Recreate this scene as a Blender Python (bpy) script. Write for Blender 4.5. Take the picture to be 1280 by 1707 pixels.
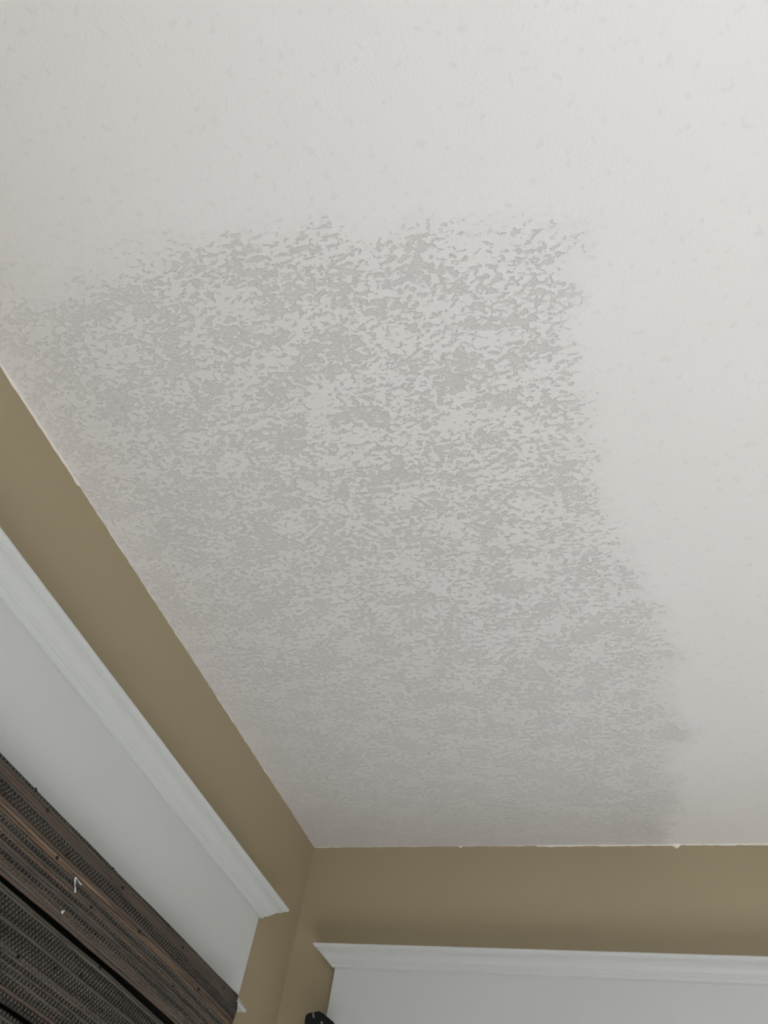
import bpy, bmesh, math, random
import numpy as np
from mathutils import Vector, Matrix

for o in list(bpy.data.objects):
    bpy.data.objects.remove(o)
random.seed(7); rng = np.random.default_rng(7)
COL = bpy.context.scene.collection
SC = bpy.context.scene

# ------------------------------------------------------------------ scale and camera
S = 1.1            # metres from the phone up to the ceiling
H = 2.6            # ceiling height
F_PX = 1282.87
R = np.array([[0.94842202, 0.28243364, 0.14396842],
              [-0.13271872, 0.76618357, -0.62876743],
              [-0.28789131, 0.57722957, 0.7641496]])
CAM = np.array([0.90340406, -1.85592116, -1.0])     # in units of S from the room's ceiling corner

def W(x, y, z):     # corner-relative units -> metres
    return Vector((x * S, y * S, H + z * S))

cam_d = bpy.data.cameras.new('camera'); cam = bpy.data.objects.new('camera', cam_d); COL.objects.link(cam)
cam_d.sensor_fit = 'HORIZONTAL'; cam_d.sensor_width = 36.0; cam_d.lens = F_PX / 1280 * 36.0
cam_d.clip_start = 0.02
m = Matrix.Identity(4)
for i in range(3):
    m[i][0] = R[0][i]; m[i][1] = -R[1][i]; m[i][2] = -R[2][i]
m.translation = W(*CAM)
cam.matrix_world = m
SC.camera = cam

# ------------------------------------------------------------------ world, daylight, exposure
RX, FY = 4.0, -3.4         # right wall x, front wall y (metres)
wd = bpy.data.worlds.new('World'); SC.world = wd; wd.use_nodes = True
bg = wd.node_tree.nodes['Background']; bg.inputs[0].default_value = (0.75, 0.85, 1.0, 1); bg.inputs[1].default_value = 0.35

def area(name, loc, rot, sx, sy, power, col):
    d = bpy.data.lights.new(name, 'AREA'); d.shape = 'RECTANGLE'; d.size = sx; d.size_y = sy
    d.energy = power; d.color = col
    o = bpy.data.objects.new(name, d); COL.objects.link(o); o.location = loc; o.rotation_euler = rot
    return o
# sunlight slants in by the window behind the photographer and falls on the pale carpet, which lights the room from below
sd_ = bpy.data.lights.new('sun', 'SUN'); sd_.energy = 86.0; sd_.angle = math.radians(2.0); sd_.color = (0.87, 0.915, 1.0)
so = bpy.data.objects.new('sun', sd_); COL.objects.link(so)
so.rotation_euler = Vector((-0.05, 1.0, -0.85)).to_track_quat('-Z', 'Y').to_euler()
# blue skylight through the two windows behind and to the right of the photographer
area('skylight_right', (RX - 0.02, -2.0, 1.42), (0, math.radians(90), 0), 1.25, 1.5, 3, (0.80, 0.88, 1.0))
area('skylight_front', (1.9, FY + 0.02, 1.42), (math.radians(90), 0, 0), 2.1, 1.25, 21, (0.84, 0.90, 1.0))

vs = SC.view_settings
vs.view_transform = 'Standard'; vs.look = 'None'; vs.gamma = 1.0; vs.use_curve_mapping = False
vs.exposure = -0.04
SC.cycles.max_bounces = 5; SC.cycles.diffuse_bounces = 4; SC.cycles.caustics_reflective = False; SC.cycles.caustics_refractive = False
SC.cycles.use_denoising = True

# ------------------------------------------------------------------ helpers
def hit(u, v, axis, val):
    """where the line of sight through a pixel meets a plane of the room (used once, to measure the photo)"""
    d = R.T @ np.array([(u - 640) / F_PX, (v - 853.5) / F_PX, 1.0])
    t = (val - CAM[axis]) / d[axis]
    return CAM + t * d

def link(name, bm, mat, parent=None, smooth=False):
    me = bpy.data.meshes.new(name)
    bm.normal_update(); bm.to_mesh(me); bm.free()
    return link_mesh(name, me, mat, parent, smooth)

def link_mesh(name, me, mat, parent=None, smooth=False):
    o = bpy.data.objects.new(name, me); COL.objects.link(o)
    if mat is not None and not me.materials: me.materials.append(mat)
    if smooth:
        for p in me.polygons: p.use_smooth = True
    if parent is not None: o.parent = parent; o.matrix_parent_inverse = parent.matrix_world.inverted()
    return o

def empty(name, loc):
    o = bpy.data.objects.new(name, None); COL.objects.link(o); o.location = loc; o.empty_display_size = 0.05
    o.matrix_world = Matrix.Translation(loc)
    return o

def tag(o, label, cat, kind=None, group=None):
    o['label'] = label; o['category'] = cat
    if kind: o['kind'] = kind
    if group: o['group'] = group
    return o

def box(bm, lo, hi):
    x0, y0, z0 = lo; x1, y1, z1 = hi
    v = [bm.verts.new(p) for p in ((x0,y0,z0),(x1,y0,z0),(x1,y1,z0),(x0,y1,z0),(x0,y0,z1),(x1,y0,z1),(x1,y1,z1),(x0,y1,z1))]
    for f in ((0,3,2,1),(4,5,6,7),(0,1,5,4),(1,2,6,5),(2,3,7,6),(3,0,4,7)):
        bm.faces.new([v[i] for i in f])

def boxes(*bb):
    bm = bmesh.new()
    for lo, hi in bb: box(bm, lo, hi)
    return bm

def bevel(bm, w, seg=2):
    bmesh.ops.bevel(bm, geom=list(bm.edges), offset=w, segments=seg, affect='EDGES', profile=0.5)
    return bm

# ------------------------------------------------------------------ materials
class NT:
    def __init__(s, name):
        s.m = bpy.data.materials.new(name); s.m.use_nodes = True; s.t = s.m.node_tree
        s.b = s.t.nodes['Principled BSDF']; s.b.inputs['Specular IOR Level'].default_value = 0.3
    def n(s, typ, **kw):
        nd = s.t.nodes.new(typ)
        for k, v in kw.items(): setattr(nd, k, v)
        return nd
    def l(s, a, b): s.t.links.new(a, b)
    def math(s, op, a, b=None, clamp=False):
        nd = s.n('ShaderNodeMath', operation=op, use_clamp=clamp)
        for i, q in enumerate((a, b)):
            if q is None: continue
            if isinstance(q, (int, float)): nd.inputs[i].default_value = q
            else: s.l(q, nd.inputs[i])
        return nd.outputs[0]
    def noise(s, vec, scale, detail=3, rough=0.55, dist=0.0):
        nd = s.n('ShaderNodeTexNoise'); s.l(vec, nd.inputs['Vector'])
        nd.inputs['Scale'].default_value = scale; nd.inputs['Detail'].default_value = detail
        nd.inputs['Roughness'].default_value = rough; nd.inputs['Distortion'].default_value = dist
        return nd.outputs['Fac']
    def mapping(s, vec, scale=(1,1,1), loc=(0,0,0)):
        nd = s.n('ShaderNodeMapping'); s.l(vec, nd.inputs['Vector'])
        nd.inputs['Scale'].default_value = scale; nd.inputs['Location'].default_value = loc
        return nd.outputs[0]
    def step(s, v, a, b):
        nd = s.n('ShaderNodeMapRange', interpolation_type='SMOOTHSTEP'); s.l(v, nd.inputs['Value'])
        nd.inputs['From Min'].default_value = a; nd.inputs['From Max'].default_value = b
        return nd.outputs[0]
    def mix(s, f, a, b):
        nd = s.n('ShaderNodeMix', data_type='RGBA')
        for k, q in (('Factor', f), ('A', a), ('B', b)):
            sock = [i for i in nd.inputs if i.name == k and (i.type == 'RGBA' or k == 'Factor')][0]
            if isinstance(q, (int, float)): sock.default_value = q
            elif isinstance(q, tuple): sock.default_value = (*q, 1)
            else: s.l(q, sock)
        return [o for o in nd.outputs if o.type == 'RGBA'][0]
    def bump(s, h, dist, strength=1.0):
        nd = s.n('ShaderNodeBump'); s.l(h, nd.inputs['Height']); nd.inputs['Distance'].default_value = dist
        nd.inputs['Strength'].default_value = strength; s.l(nd.outputs[0], s.b.inputs['Normal'])
    def obj(s): return s.n('ShaderNodeTexCoord').outputs['Object']
    def geo(s): return s.n('ShaderNodeNewGeometry').outputs['Position']

def paint(name, col, col2, rough=0.6, peel=0.0004, scale=160):
    t = NT(name); p = t.geo()
    c = t.mix(t.noise(p, 2.2, 1), col, col2); t.l(c, t.b.inputs['Base Color'])
    t.b.inputs['Roughness'].default_value = rough
    t.bump(t.noise(p, scale, 1), peel)
    return t.m

TAN = paint('tan wall paint', (0.39, 0.322, 0.205), (0.41, 0.341, 0.221), 0.55, 0.0005, 130)
WHITE = paint('white trim paint', (0.60, 0.61, 0.59), (0.63, 0.64, 0.625), 0.4, 0.00015, 60)
FLOOR = paint('pale carpet', (0.33, 0.315, 0.285), (0.37, 0.355, 0.325), 0.9)
CAULK = paint('cream paint line', (0.90, 0.88, 0.80), (0.84, 0.80, 0.70), 0.6)
BLACK = paint('black metal', (0.004, 0.004, 0.005), (0.006, 0.006, 0.007), 0.5)
STEEL_GLINT = paint('bare steel and glint', (0.22, 0.22, 0.22), (0.3, 0.3, 0.3), 0.4)
FLECK = paint('white fleck', (0.62, 0.66, 0.70), (0.5, 0.55, 0.6), 0.7)
LINER = paint('dark lining cloth', (0.012, 0.010, 0.009), (0.016, 0.013, 0.012), 0.9)

def glass_mat():
    t = NT('window glass'); t.t.nodes.remove(t.b)
    tr = t.n('ShaderNodeBsdfTransparent'); gl = t.n('ShaderNodeBsdfGlossy'); gl.inputs['Roughness'].default_value = 0.02
    mx = t.n('ShaderNodeMixShader'); mx.inputs[0].default_value = 0.05
    t.l(tr.outputs[0], mx.inputs[1]); t.l(gl.outputs[0], mx.inputs[2])
    t.l(mx.outputs[0], t.t.nodes['Material Output'].inputs['Surface'])
    return t.m
GLASS = glass_mat()

def ceiling_mat():
    t = NT('textured ceiling paint'); p = t.geo()
    att = t.n('ShaderNodeAttribute', attribute_name='patch').outputs['Fac']     # the repaired, unpainted area
    con = t.n('ShaderNodeAttribute', attribute_name='contrast').outputs['Fac']  # how strongly its knock-down texture shows
    fil_shade = t.n('ShaderNodeAttribute', attribute_name='film_shade').outputs['Fac']      # thin dull coat over it, plus painted light falloff near the back wall
    pm = t.mapping(p, (0.62, 1.0, 1.0))
    fleck = t.noise(pm, 125, 3, 0.66, 0.5)
    blob = t.noise(pm, 22, 2, 0.55)
    big = t.noise(p, 3.0, 1, 0.5)
    # dark low spots: thicker inside the patch, ragged at its rim
    f = t.math('ADD', t.math('MULTIPLY', fleck, 0.68), t.math('MULTIPLY', blob, 0.32))
    rim = t.math('MULTIPLY', t.math('POWER', t.math('SUBTRACT', 1.0, att), 1.6), -0.34)
    low = t.step(t.math('ADD', f, rim), 0.495, 0.565)
    film_shade = t.step(t.math('ADD', t.math('ADD', att, t.math('MULTIPLY', t.math('SUBTRACT', blob, 0.5), 0.9)), t.math('MULTIPLY', t.math('SUBTRACT', fleck, 0.5), 1.4)), 0.30, 0.80)
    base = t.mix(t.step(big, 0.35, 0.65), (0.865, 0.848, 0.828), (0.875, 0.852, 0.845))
    filmc = t.mix(t.math('MULTIPLY', film_shade, fil_shade), base, (0.68, 0.662, 0.645))
    dark = t.mix(t.step(blob, 0.4, 0.65), (0.615, 0.590, 0.572), (0.65, 0.625, 0.607))
    c = t.mix(t.math('MULTIPLY', low, con), filmc, dark)
    # faint greyish scuffs over the painted area
    sc = t.step(t.noise(p, 60, 1, 0.6), 0.60, 0.74)
    c = t.mix(t.math('MULTIPLY', sc, 0.14), c, (0.60, 0.58, 0.56))
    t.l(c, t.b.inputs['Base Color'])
    t.b.inputs['Roughness'].default_value = 0.62
    h = t.math('ADD', t.math('MULTIPLY', t.noise(p, 210, 1), 0.35),
               t.math('MULTIPLY', t.math('SUBTRACT', 1.0, low), t.math('MULTIPLY', att, 0.9)))
    t.bump(h, 0.0012, 0.8)
    return t.m
CEIL = ceiling_mat()

# ------------------------------------------------------------------ the room shell
T = 0.14
fl = tag(link('floor', boxes(((-T, FY - T, -T), (RX + T, T, 0))), FLOOR), 'pale carpeted floor of the room', 'floor', 'structure')

def wall_with_hole(name, axis, at, out, a0, a1, hole, label):
    """slab wall; axis 'x' = plane x=at running along y; hole = (a_lo, a_hi, z_lo, z_hi) or None"""
    lo_, hi_ = sorted((at, at + out)); bb = []
    def bx(p, q, z0, z1):
        if axis == 'x': bb.append(((lo_, p, z0), (hi_, q, z1)))
        else: bb.append(((p, lo_, z0), (q, hi_, z1)))
    if hole is None: bx(a0, a1, 0, H)
    else:
        h0, h1, z0, z1 = hole
        bx(a0, h0, 0, H); bx(h1, a1, 0, H); bx(h0, h1, 0, z0); bx(h0, h1, z1, H)
    return tag(link(name, boxes(*bb), TAN), label, 'wall', 'structure')

# measured header numbers, in units of S
Q, P_OUT = 0.020, 0.0665
L_END = 0.2416; L_TOP = -0.2543; L_BOT = -0.2924; L_FB = -0.4565
B_END = 0.1292; B_TOP = -0.2709; B_BOT = -0.3071; B_FB = -0.467
L_LEN = 1.62; B_LEN = 1.55          # frieze runs
winL = (-(L_END + L_LEN - 0.10) * S, -(L_END + 0.10) * S, 0.85, H + (L_FB - 0.02) * S)
doorB = ((B_END + 0.09) * S, (B_END + B_LEN - 0.09) * S, 0.0, H + (B_FB - 0.02) * S)
winR = (-2.75, -1.25, 0.8, 2.05); winF = (0.85, 2.95, 0.8, 2.05)
wall_with_hole('wall_left', 'x', 0, -T, FY - T, T, winL, 'tan painted wall beside the window with the woven blind')
wall_with_hole('wall_back', 'y', 0, T, 0, RX, doorB, 'tan painted wall under the ceiling along the bottom of the photo')
wall_with_hole('wall_right', 'x', RX, T, FY - T, T, winR, 'tan wall on the right, out of view')
wall_with_hole('wall_front', 'y', FY, -T, 0, RX, winF, 'tan wall behind the photographer, out of view')

# ceiling with its patch of unpainted texture, measured as an outline on the ceiling plane
OUT = [(-420,470),(-200,450),(0,436),(100,428),(200,402),(300,388),(390,370),(460,366),(530,356),(590,368),(640,380),(690,368),(730,352),(800,356),(870,348),(960,352),(996,362),
       (992,400),(982,450),(972,500),(965,560),(985,610),(1002,650),(1004,720),(1012,790),(1030,850),(1050,900),(1080,950),(1100,1000),(1112,1040),(1150,1085),(1148,1112),
       (1112,1138),(1122,1180),(1168,1214),(1158,1242),(1122,1256),(1130,1300),(1136,1345),(1116,1380),(1118,1470)]
poly = [hit(u, v, 2, 0.0)[:2] * S for u, v in OUT] + [np.array((-0.6, 0.6)), np.array((-0.6, -1.6))]
poly = np.array(poly)
def sdist(pts):
    d = np.full(len(pts), 1e9); ins = np.zeros(len(pts), bool)
    n = len(poly)
    for i in range(n):
        a, b = poly[i], poly[(i + 1) % n]; ab = b - a
        t = np.clip(((pts - a) @ ab) / (ab @ ab), 0, 1)
        d = np.minimum(d, np.linalg.norm(pts - (a + t[:, None] * ab), axis=1))
        c = (a[1] > pts[:, 1]) != (b[1] > pts[:, 1])
        with np.errstate(divide='ignore', invalid='ignore'):
            xi = (b[0] - a[0]) * (pts[:, 1] - a[1]) / (b[1] - a[1]) + a[0]
        ins ^= c & (pts[:, 0] < xi)
    return np.where(ins, d, -d)
gx = np.concatenate([np.linspace(0, 1.75, 141), np.linspace(1.8, RX, 14)])
gy = np.concatenate([np.linspace(FY, -2.5, 10), np.linspace(-2.48, 0, 196)])
XX, YY = np.meshgrid(gx, gy); pts = np.stack([XX.ravel(), YY.ravel()], 1)
sd = sdist(pts)
nx, ny = len(gx), len(gy)
verts = [(x, y, H) for x, y in pts]
faces = [(j*nx+i, (j+1)*nx+i, (j+1)*nx+i+1, j*nx+i+1) for j in range(ny-1) for i in range(nx-1)]
me = bpy.data.meshes.new('ceiling'); me.from_pydata(verts, [], faces)
a = me.attributes.new('patch', 'FLOAT', 'POINT')
width = 0.045 + 0.10 * np.clip((0.55 - pts[:, 0]) / 0.5, 0, 1)          # softer rim towards the left wall
a.data.foreach_set('value', np.clip(0.5 + sd / (2 * width), 0, 1).astype(np.float32))
ctr = np.array((0.60, -1.42))
dd = np.sqrt(((pts[:, 0] - 0.72) / 0.38) ** 2 + ((pts[:, 1] + 1.38) / 0.62) ** 2)
cont = 0.19 + 0.62 * np.exp(-(dd ** 2) * 0.55)
fm = 0.14 + 0.14 * np.clip((pts[:, 1] + 1.25) / 0.8, 0, 1) + 0.40 * np.clip((pts[:, 1] + 0.42) / 0.40, 0, 1) ** 1.5  # last term darkens the coat near the back wall to paint in light falloff
a = me.attributes.new('film_shade', 'FLOAT', 'POINT'); a.data.foreach_set('value', fm.astype(np.float32))
a = me.attributes.new('contrast', 'FLOAT', 'POINT'); a.data.foreach_set('value', cont.astype(np.float32))
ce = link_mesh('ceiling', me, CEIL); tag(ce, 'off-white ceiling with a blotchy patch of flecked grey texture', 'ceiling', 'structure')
sl = tag(link('ceiling_slab', boxes(((-T, FY - T, H + 0.002), (RX + T, T, H + T))), TAN), 'slab above the ceiling', 'ceiling', 'structure')

# thin cream paint line where the ceiling meets the walls, wavering in width
def paint_line(name, along, a0, a1, label, wfun):
    bm = bmesh.new(); n = int((a1 - a0) / 0.006); prev = None
    for i in range(n + 1):
        s = a0 + (a1 - a0) * i / n; w = wfun(s); d = 0.0007 + 0.3 * w
        if along == 'y': pp = [(0.0002, -s, H - 0.0003), (d, -s, H - 0.0003), (0.0009, -s, H - w), (0.0002, -s, H - w)]
        else: pp = [(s, -0.0002, H - 0.0003), (s, -d, H - 0.0003), (s, -0.0009, H - w), (s, -0.0002, H - w)]
        v = [bm.verts.new(p) for p in pp]
        if prev:
            for k in range(4): bm.faces.new((prev[k], prev[(k+1) % 4], v[(k+1) % 4], v[k]))
        else: bm.faces.new(v)
        prev = v
    bm.faces.new(prev[::-1])
    bmesh.ops.recalc_face_normals(bm, faces=bm.faces)
    o = link(name, bm, CAULK); tag(o, label, 'trim', 'structure')
def wobble(seed):
    ph = np.random.default_rng(seed).uniform(0, 6.28, 6)
    return lambda s: sum(math.sin(s * k + p) for k, p in zip((9, 21, 47, 83, 140, 230), ph)) / 6
w1, w2 = wobble(1), wobble(2)
paint_line('trim_3', 'y', 0.003, 2.2, 'thin cream paint line where ceiling meets the left wall',
           lambda s: max(0.0007, 0.0014 + 0.0022 * w1(s) + (0.0036 if s > 1.38 else 0.0)))
def wb(s):
    w = 0.0018 + 0.0020 * w2(s) + (0.0016 if s > 0.66 else -0.0008)
    w += 0.009 * max(0, 1 - abs(s - 1.024) / 0.010)
    w += 0.006 * max(0, 1 - abs(s - 0.447) / 0.006)
    return max(0.0007, w)
paint_line('trim_4', 'x', 0.003, 2.2, 'thin cream paint line where ceiling meets the back wall', wb)

# ------------------------------------------------------------------ window and door headers
PROF = [(0.00, 0.00), (0.10, 0.00), (0.16, 0.05), (0.17, 0.12), (0.22, 0.17), (0.30, 0.20), (0.34, 0.25), (0.34, 0.29), (0.40, 0.33),
        (0.46, 0.42), (0.54, 0.53), (0.64, 0.62), (0.74, 0.675), (0.79, 0.69), (0.79, 0.76), (0.85, 0.785), (0.92, 0.825), (0.975, 0.88), (1.00, 0.93), (1.00, 1.00)]
def place(side, out, along, z):
    return W(out, -along, z) if side == 'left' else W(along, -out, z)

def moulding(side, prof, q, end, length):
    """profile [(out beyond q, z)] swept along a board and returned to the wall with mitres at both ends"""
    bm = bmesh.new(); rings = []
    e2 = end + length
    pr = [(-q, prof[0][1])] + prof + [(-q, prof[-1][1])]
    def ring(fn): return [bm.verts.new(fn(o, z)) for o, z in pr]
    rings.append(ring(lambda o, z: place(side, 0.0002, end - max(o, 0), z)))
    rings.append(ring(lambda o, z: place(side, max(q + o, 0.0002), end - max(o, 0), z)))
    rings.append(ring(lambda o, z: place(side, max(q + o, 0.0002), e2 + max(o, 0), z)))
    rings.append(ring(lambda o, z: place(side, 0.0002, e2 + max(o, 0), z)))
    n = len(pr)
    for a_, b_ in zip(rings[:-1], rings[1:]):
        for k in range(n):
            try: bm.faces.new((a_[k], a_[(k+1) % n], b_[(k+1) % n], b_[k]))
            except ValueError: pass
    bmesh.ops.remove_doubles(bm, verts=bm.verts, dist=1e-6)
    bmesh.ops.recalc_face_normals(bm, faces=bm.faces)
    return bm

def board(side, o0, o1, a0, a1, z0, z1, bev=0.0012):
    p, q_ = place(side, o0, a0, z0), place(side, o1, a1, z1)
    lo = [min(p[i], q_[i]) for i in range(3)]; hi = [max(p[i], q_[i]) for i in range(3)]
    bm = boxes((lo, hi)); bevel(bm, bev, 1); return bm

def header(name, side, end, length, top, bot, fb, leg_to, label, bead_e):
    e = empty(name, place(side, 0, end + length / 2, fb))
    dz, do = top - bot, P_OUT - Q
    c = link('crown_moulding', moulding(side, [(o * do, bot + z * dz) for o, z in PROF], Q, end, length), WHITE, e)
    f = link('frieze_board', board(side, 0.0003, Q, end, end + length, fb, bot + 0.004), WHITE, e)
    bz = 0.020
    bp = [(bead_e * o, fb - bz * d) for o, d in ((0, 1), (0.9, 1), (0.98, 0.95), (1, 0.85), (0.97, 0.72), (0.8, 0.55), (0.5, 0.3), (0.3, 0.12), (0.2, 0), (0, 0))]
    b = link('bead_moulding', moulding(side, bp, Q, end, length), WHITE, e, False)
    for a0 in (end + 0.004, end + length - 0.094):
        link('side_casing', board(side, 0.0003, Q * 0.9, a0, a0 + 0.09, leg_to, fb - bz), WHITE, e)
    return tag(e, label, 'trim', 'structure')
header('trim_1', 'left', L_END, L_LEN, L_TOP, L_BOT, L_FB, (0.78 - H) / S, 'white window head trim with crown above the woven blind', 0.017)
header('trim_2', 'back', B_END, B_LEN, B_TOP, B_BOT, B_FB, (0.0 - H) / S, 'white door head trim with crown at bottom right of the photo', 0.017)

def window(name, axis, at, hole, n, label, inset=0.05):
    h0, h1, z0, z1 = hole
    e = empty(name, (at, (h0+h1)/2, z0) if axis == 'x' else ((h0+h1)/2, at, z0))
    def bx(a0, a1, c0, c1, t=0.03):
        return ((at - t, a0, c0), (at + t, a1, c1)) if axis == 'x' else ((a0, at - t, c0), (a1, at + t, c1))
    w = 0.06
    link('window_frame', boxes(bx(h0, h0+w, z0, z1), bx(h1-w, h1, z0, z1), bx(h0+w, h1-w, z0, z0+w), bx(h0+w, h1-w, z1-w, z1)), WHITE, e)
    for k in range(n):
        p0 = h0 + w + (h1 - h0 - 2*w) * k / n; p1 = h0 + w + (h1 - h0 - 2*w) * (k+1) / n
        link('pane', boxes(bx(p0 + 0.012, p1 - 0.012, z0 + w, z1 - w, 0.003)), GLASS, e)
        if k: link('mullion', boxes(bx(p0 - 0.012, p0 + 0.012, z0 + w, z1 - w, 0.02)), WHITE, e)
    return tag(e, label, 'window', 'structure')
window('window_1', 'x', -0.09, winL, 2, 'white framed window hidden behind the woven blind')
window('window_2', 'x', RX + 0.07, winR, 2, 'white framed window in the right wall, out of view')
window('window_3', 'y', FY - 0.07, winF, 2, 'white framed window behind the photographer, out of view')

# double door under the back header (below the photograph's lower edge)
d0, d1, _, dz1 = doorB
de = empty('door_1', ((d0 + d1) / 2, 0.05, 0))
for k in range(2):
    a0 = d0 + (d1 - d0) * k / 2 + 0.003; a1 = d0 + (d1 - d0) * (k + 1) / 2 - 0.003
    lf = link('door_leaf', boxes(((a0, 0.03, 0.005), (a1, 0.07, dz1 - 0.004))), WHITE, de)
    for z0, z1 in ((0.2, 0.9), (1.05, dz1 - 0.18)):
        link('door_panel', bevel(boxes(((a0 + 0.12, 0.018, z0), (a1 - 0.12, 0.0305, z1))), 0.008, 1), WHITE, lf)
    hx = a1 - 0.05 if k == 0 else a0 + 0.05
    link('door_handle', bevel(boxes(((hx - 0.012, -0.025, 0.98), (hx + 0.012, 0.030, 1.10))), 0.006, 2), STEEL_GLINT, lf)
tag(de, 'white double door under the back header, below the photo', 'door', 'structure')

# ------------------------------------------------------------------ woven blind
def reed_mat(name, c1, c2, rough=0.6):
    t = NT(name); p = t.geo()
    pm = t.mapping(p, (90, 5, 90))
    n1 = t.noise(pm, 1.0, 4, 0.6)
    t.l(t.mix(t.step(n1, 0.35, 0.68), c1, c2), t.b.inputs['Base Color'])
    t.b.inputs['Roughness'].default_value = rough
    t.bump(t.noise(t.mapping(p, (700, 12, 700)), 1.0, 3), 0.0004)
    return t.m
RM = {'g': reed_mat('grey brown reed', (0.072, 0.062, 0.050), (0.105, 0.090, 0.074)),
      'd': reed_mat('dark brown reed', (0.018, 0.015, 0.012), (0.040, 0.034, 0.028)),
      'r': reed_mat('reddish brown reed', (0.115, 0.078, 0.060), (0.090, 0.070, 0.056)),
      't': reed_mat('tan reed', (0.085, 0.066, 0.050), (0.25, 0.170, 0.108)),
      'o': reed_mat('russet streaked reed', (0.19, 0.115, 0.072), (0.085, 0.066, 0.052)),
      'l': reed_mat('pale grey reed', (0.15, 0.135, 0.115), (0.10, 0.088, 0.074))}
THREAD = reed_mat('weaving thread', (0.10, 0.086, 0.070), (0.165, 0.145, 0.122), 0.75)
KNOT = paint('black knot', (0.006, 0.005, 0.004), (0.009, 0.007, 0.006), 0.8)

BX = 0.058                                             # distance of the weave from the wall, units of S
yb = hit(394, 1660, 0, BX)[1] * S                      # right-hand end of the blind
zt = hit(0, 1250, 0, BX)[2] * S                        # its top edge
uA = zt - hit(0, 1462, 0, BX + 0.010)[2] * S                   # depth of the two creases below the top
uB = zt - hit(0, 1675, 0, BX + 0.010)[2] * S
Y0, Y1 = -(L_END + L_LEN - 0.02) * S, yb
bx_m = BX * S
PITCH = 0.0056
print('blind', yb, zt, uA, uB)
def surf(u, y):
    """x offset of the weave: bulges out above each crease and tucks in below it"""
    s = (y - Y0) / (Y1 - Y0)
    g = 0.003 * math.sin(y * 7 + u * 9) * min(1, u / 0.05)
    g += 0.011 * min(1, u / 0.05) * (2 - min(1, u / 0.05))
    for c in (uA, uB):
        d = u - c
        s2 = min(1, max(0, (y + 1.15) / 0.87))
        if d < 0: g += 0.007 * math.exp(-(d / 0.028) ** 2)
        else: g -= (0.003 + 0.010 * s2) * math.exp(-d / 0.03)
    if u < 0.006: g -= (0.006 - u) * 0.5
    return g
def sag(u, y):
    s = (y + 1.1) / 1.0
    d = 0.0012 * math.sin(y * 5 + 1)
    if u > uA: d += 0.005 * max(0, s) ** 2
    return d

be = empty('woven_blind', (0.03, (Y0 + Y1) / 2, H + zt - 0.30))
DROP = 0.60
reeds = []; u = 0.0030
bands = {0: 'd', 1: 'g', 2: 'r', 3: 'r', 4: 'g', 5: 'd', 9: 't', 14: 'o', 16: 'g', 17: 'g', 20: 'o', 21: 'l', 22: 'r', 23: 'g'}
i = 0
while u < DROP:
    hgt = PITCH * rng.uniform(0.86, 1.18)
    for c in (uA, uB):
        if u < c <= u + hgt: u = c + 0.0012
    reeds.append((u + hgt / 2, hgt)); u += hgt; i += 1
NSEG = 44; NR = 7; reed_objs = []
smooth_row = rng.uniform(size=len(reeds)) < 0.34
for i, k in bands.items(): smooth_row[i] = k in 'grtl'
for i, (u, hgt) in enumerate(reeds):
    key = bands.get(i) or (rng.choice(list('ggggrrrlo')) if smooth_row[i] else rng.choice(list('dddddg')))
    bm = bmesh.new(); prev = None
    y1 = Y1 + rng.uniform(-0.0035, 0.0025); r0 = hgt * 0.53
    ph = rng.uniform(0, 6.28, 2)
    for k in range(NSEG + 1):
        y = Y0 + (y1 - Y0) * k / NSEG
        rr = r0 * (1 + 0.10 * math.sin(y * 31 + ph[0]) + 0.05 * math.sin(y * 90 + ph[1]))
        cx = bx_m + surf(u, y); cz = H + zt - u - sag(u, y) + 0.0005 * math.sin(y * 19 + ph[1])
        v = [bm.verts.new((cx + 0.62 * rr * math.cos(t), y, cz + rr * math.sin(t))) for t in np.linspace(0, 2 * math.pi, NR, endpoint=False)]
        if prev:
            for q in range(NR): bm.faces.new((prev[q], v[q], v[(q+1) % NR], prev[(q+1) % NR]))
        else: bm.faces.new(v)
        prev = v
    bm.faces.new(prev[::-1])
    bmesh.ops.recalc_face_normals(bm, faces=bm.faces)
    reed_objs.append(link('reed', bm, RM[str(key)], be, True))

# weaving threads running over and under the reeds
vs_, fs_ = [], []
TP = 0.0044
nt = int((Y1 - Y0 - 0.004) / TP)
for j in range(nt):
    y = Y1 - 0.004 - j * TP + rng.uniform(-0.0005, 0.0005)
    pts3 = []
    for i, (u, hgt) in enumerate(reeds):
        side = 1 if (i + j) % 2 == 0 else -1
        if smooth_row[i]: side = -1
        amp = 0.62 * hgt * 0.53 * (1.1 if side > 0 else -1.0) + (0.0003 if side > 0 else -0.0006)
        base = bx_m + surf(u, y); z = H + zt - u - sag(u, y)
        for dz in (0.28, -0.28):
            pts3.append((base + amp, y + 0.0004 * dz, z + dz * hgt))
    th = 0.00125; b0 = len(vs_)
    for (x, yy, z) in pts3:
        vs_ += [(x + th * 0.8, yy, z), (x - th * 0.4, yy + th, z), (x - th * 0.4, yy - th, z)]
    for k in range(len(pts3) - 1):
        if k % 2 and reeds[(k + 1) // 2][0] - reeds[k // 2][0] > 0.0075: continue
        for q in range(3):
            a_ = b0 + 3*k + q; b_ = b0 + 3*k + (q + 1) % 3
            fs_.append((a_, b_, b_ + 3, a_ + 3))
me = bpy.data.meshes.new('weaving_thread'); me.from_pydata(vs_, [], fs_); me.update()
th_o = link_mesh('weaving_thread', me, THREAD, be, True); th_o['kind'] = 'stuff'
bm = bmesh.new(); bmesh.ops.recalc_face_normals(bm, faces=bm.faces); bm.free()
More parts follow.
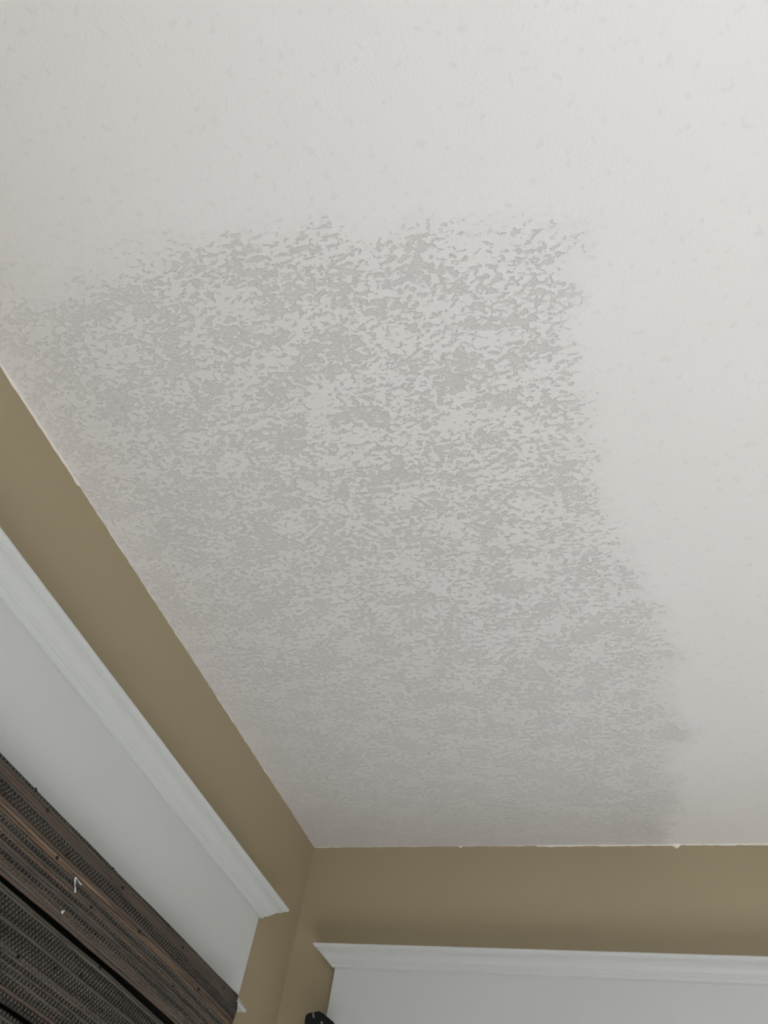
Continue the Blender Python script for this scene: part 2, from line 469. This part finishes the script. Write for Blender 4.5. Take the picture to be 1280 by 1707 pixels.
# lining cloth behind the weave and the wooden head rail it is stapled to
link('lining', boxes(((bx_m - 0.0115, Y0 + 0.01, H + zt - DROP), (bx_m - 0.0095, Y1 - 0.012, H + zt - 0.05))), LINER, be)
link('head_rail', bevel(boxes(((Q * 0.9 * S + 0.001, Y0 + 0.02, H + zt - 0.052), (bx_m - 0.019, Y1 - 0.03, H + zt - 0.014))), 0.001, 1), RM['d'], be)
KN = [(79,1351),(115,1424),(98,1430),(202,1480.5),(191,1448.5),(231,1553),(152,1513),(302,1580),(326,1629),(332,1649),(289,1643),(372,1647),(92,1615),(136,1626),(29.5,1595),(62,1316),(392,1655),(170,1613)]
kb = bmesh.new(); bmesh.ops.create_icosphere(kb, subdivisions=2, radius=1.0)
km = bpy.data.meshes.new('knot'); kb.to_mesh(km); kb.free(); km.materials.append(KNOT)
for (px, py) in KN:
    p = hit(px, py, 0, BX + (0.013 if py - 1250 - px > 40 else 0.006))
    w = W(*p); u = zt - p[2] * S; w.x = bx_m + surf(u, w.y) + 0.0018
    ro = reed_objs[min(range(len(reeds)), key=lambda q: abs(reeds[q][0] - u))]
    o = link_mesh('knot', km, KNOT); o.parent = ro; o.location = w
    o.scale = (0.0012, 0.0042, 0.0026) if px > 150 else (0.0012, 0.0036, 0.0030)
def fleck(pix, w):
    bm = bmesh.new(); prev = None
    P = []
    for (px, py) in pix:
        p = hit(px, py, 0, BX + (0.013 if py - 1250 - px > 40 else 0.006)); v = W(*p); u = zt - p[2] * S
        v.x = bx_m + surf(u, v.y) + 0.0050; P.append(v)
    for k, v in enumerate(P):
        rr = w * (0.6 + 0.4 * math.sin(k * 1.9 + 1))
        ring = [bm.verts.new(v + Vector((0.0006 * math.cos(t), rr * math.sin(t), 0.5 * rr * math.sin(t)))) for t in np.linspace(0, 6.283, 6, endpoint=False)]
        if prev:
            for q in range(6): bm.faces.new((prev[q], prev[(q+1) % 6], ring[(q+1) % 6], ring[q]))
        else: bm.faces.new(ring)
        prev = ring
    bm.faces.new(prev[::-1]); bmesh.ops.recalc_face_normals(bm, faces=bm.faces)
    o = link('lint', bm, FLECK, be); o['label'] = 'white fleck of lint'
fleck([(123,1488),(124,1482),(123.5,1476),(124,1468),(125,1462),(128,1466),(131,1471),(134,1475)], 0.0026)
fleck([(99,1517.5),(97.5,1520.5),(96,1523.5)], 0.0046)
tag(be, 'dark brown woven reed blind hanging below the white window header', 'blind')

# ------------------------------------------------------------------ black bracket at the lower edge
OD = 0.085
PX = [(508,1716),(508,1700),(509.5,1693),(513,1689.5),(519,1687.8),(522.5,1688.5),(524,1686.6),(530,1686),(531.5,1684.5),(533.5,1686.6),(537,1688),(546,1695.5),(555,1703),(557.5,1710),(557.5,1716)]
ol = [hit(u, v, 1, -OD) for u, v in PX]
ol = [(p[0], p[2]) for p in ol]
x0, x1 = ol[0][0], ol[-1][0]; zb = min(ol[0][1], ol[-1][1]) - 0.05
ol = [(x0, zb)] + ol + [(x1, zb)]
bm = bmesh.new()
fr = [bm.verts.new(W(x, -OD, z)) for x, z in ol]; bk = [bm.verts.new(W(x, -OD + 0.022, z)) for x, z in ol]
bm.faces.new(fr); bm.faces.new(bk[::-1]); n = len(ol)
for k in range(n): bm.faces.new((fr[k], bk[k], bk[(k+1) % n], fr[(k+1) % n]))
bmesh.ops.recalc_face_normals(bm, faces=bm.faces)
br = empty('wall_bracket', W((x0 + x1) / 2, -0.03, zb))
link('bracket_head', bm, BLACK, br)
xm = x0 + 0.012
link('bracket_arm', bevel(boxes((tuple(W(x0 + 0.003, -OD + 0.022, zb + 0.005)), tuple(W(x0 + 0.018, -0.006, zb + 0.025)))), 0.001, 1), BLACK, br)
link('back_plate', bevel(boxes((tuple(W(x0 - 0.0, -0.006, zb - 0.02)), tuple(W(x0 + 0.022, -0.0003, zb + 0.045)))), 0.001, 1), BLACK, br)
def slit(a_, b_, w):  # pale sliver painted in for a specular glint on the black bracket
    p, q_ = hit(*a_, 1, -OD), hit(*b_, 1, -OD)
    bm = bmesh.new()
    c = [(p[0] - w, p[2]), (p[0] + w, p[2]), (q_[0] + w, q_[2]), (q_[0] - w, q_[2])]
    f = [bm.verts.new(W(x, -OD - 0.0012, z)) for x, z in c]; g = [bm.verts.new(W(x, -OD + 0.001, z)) for x, z in c]
    bm.faces.new(f)
    for k in range(4): bm.faces.new((f[k], g[k], g[(k+1) % 4], f[(k+1) % 4]))
    bmesh.ops.recalc_face_normals(bm, faces=bm.faces)
    o = link('glint_sliver', bm, STEEL_GLINT, br); o['label'] = 'pale sliver standing in for a glint'
slit((522, 1689.5), (523, 1696.5), 0.0016)
slit((536, 1703), (536.8, 1712), 0.0016)
tag(br, 'small black bracket with slanted top in front of the white frieze end', 'bracket')
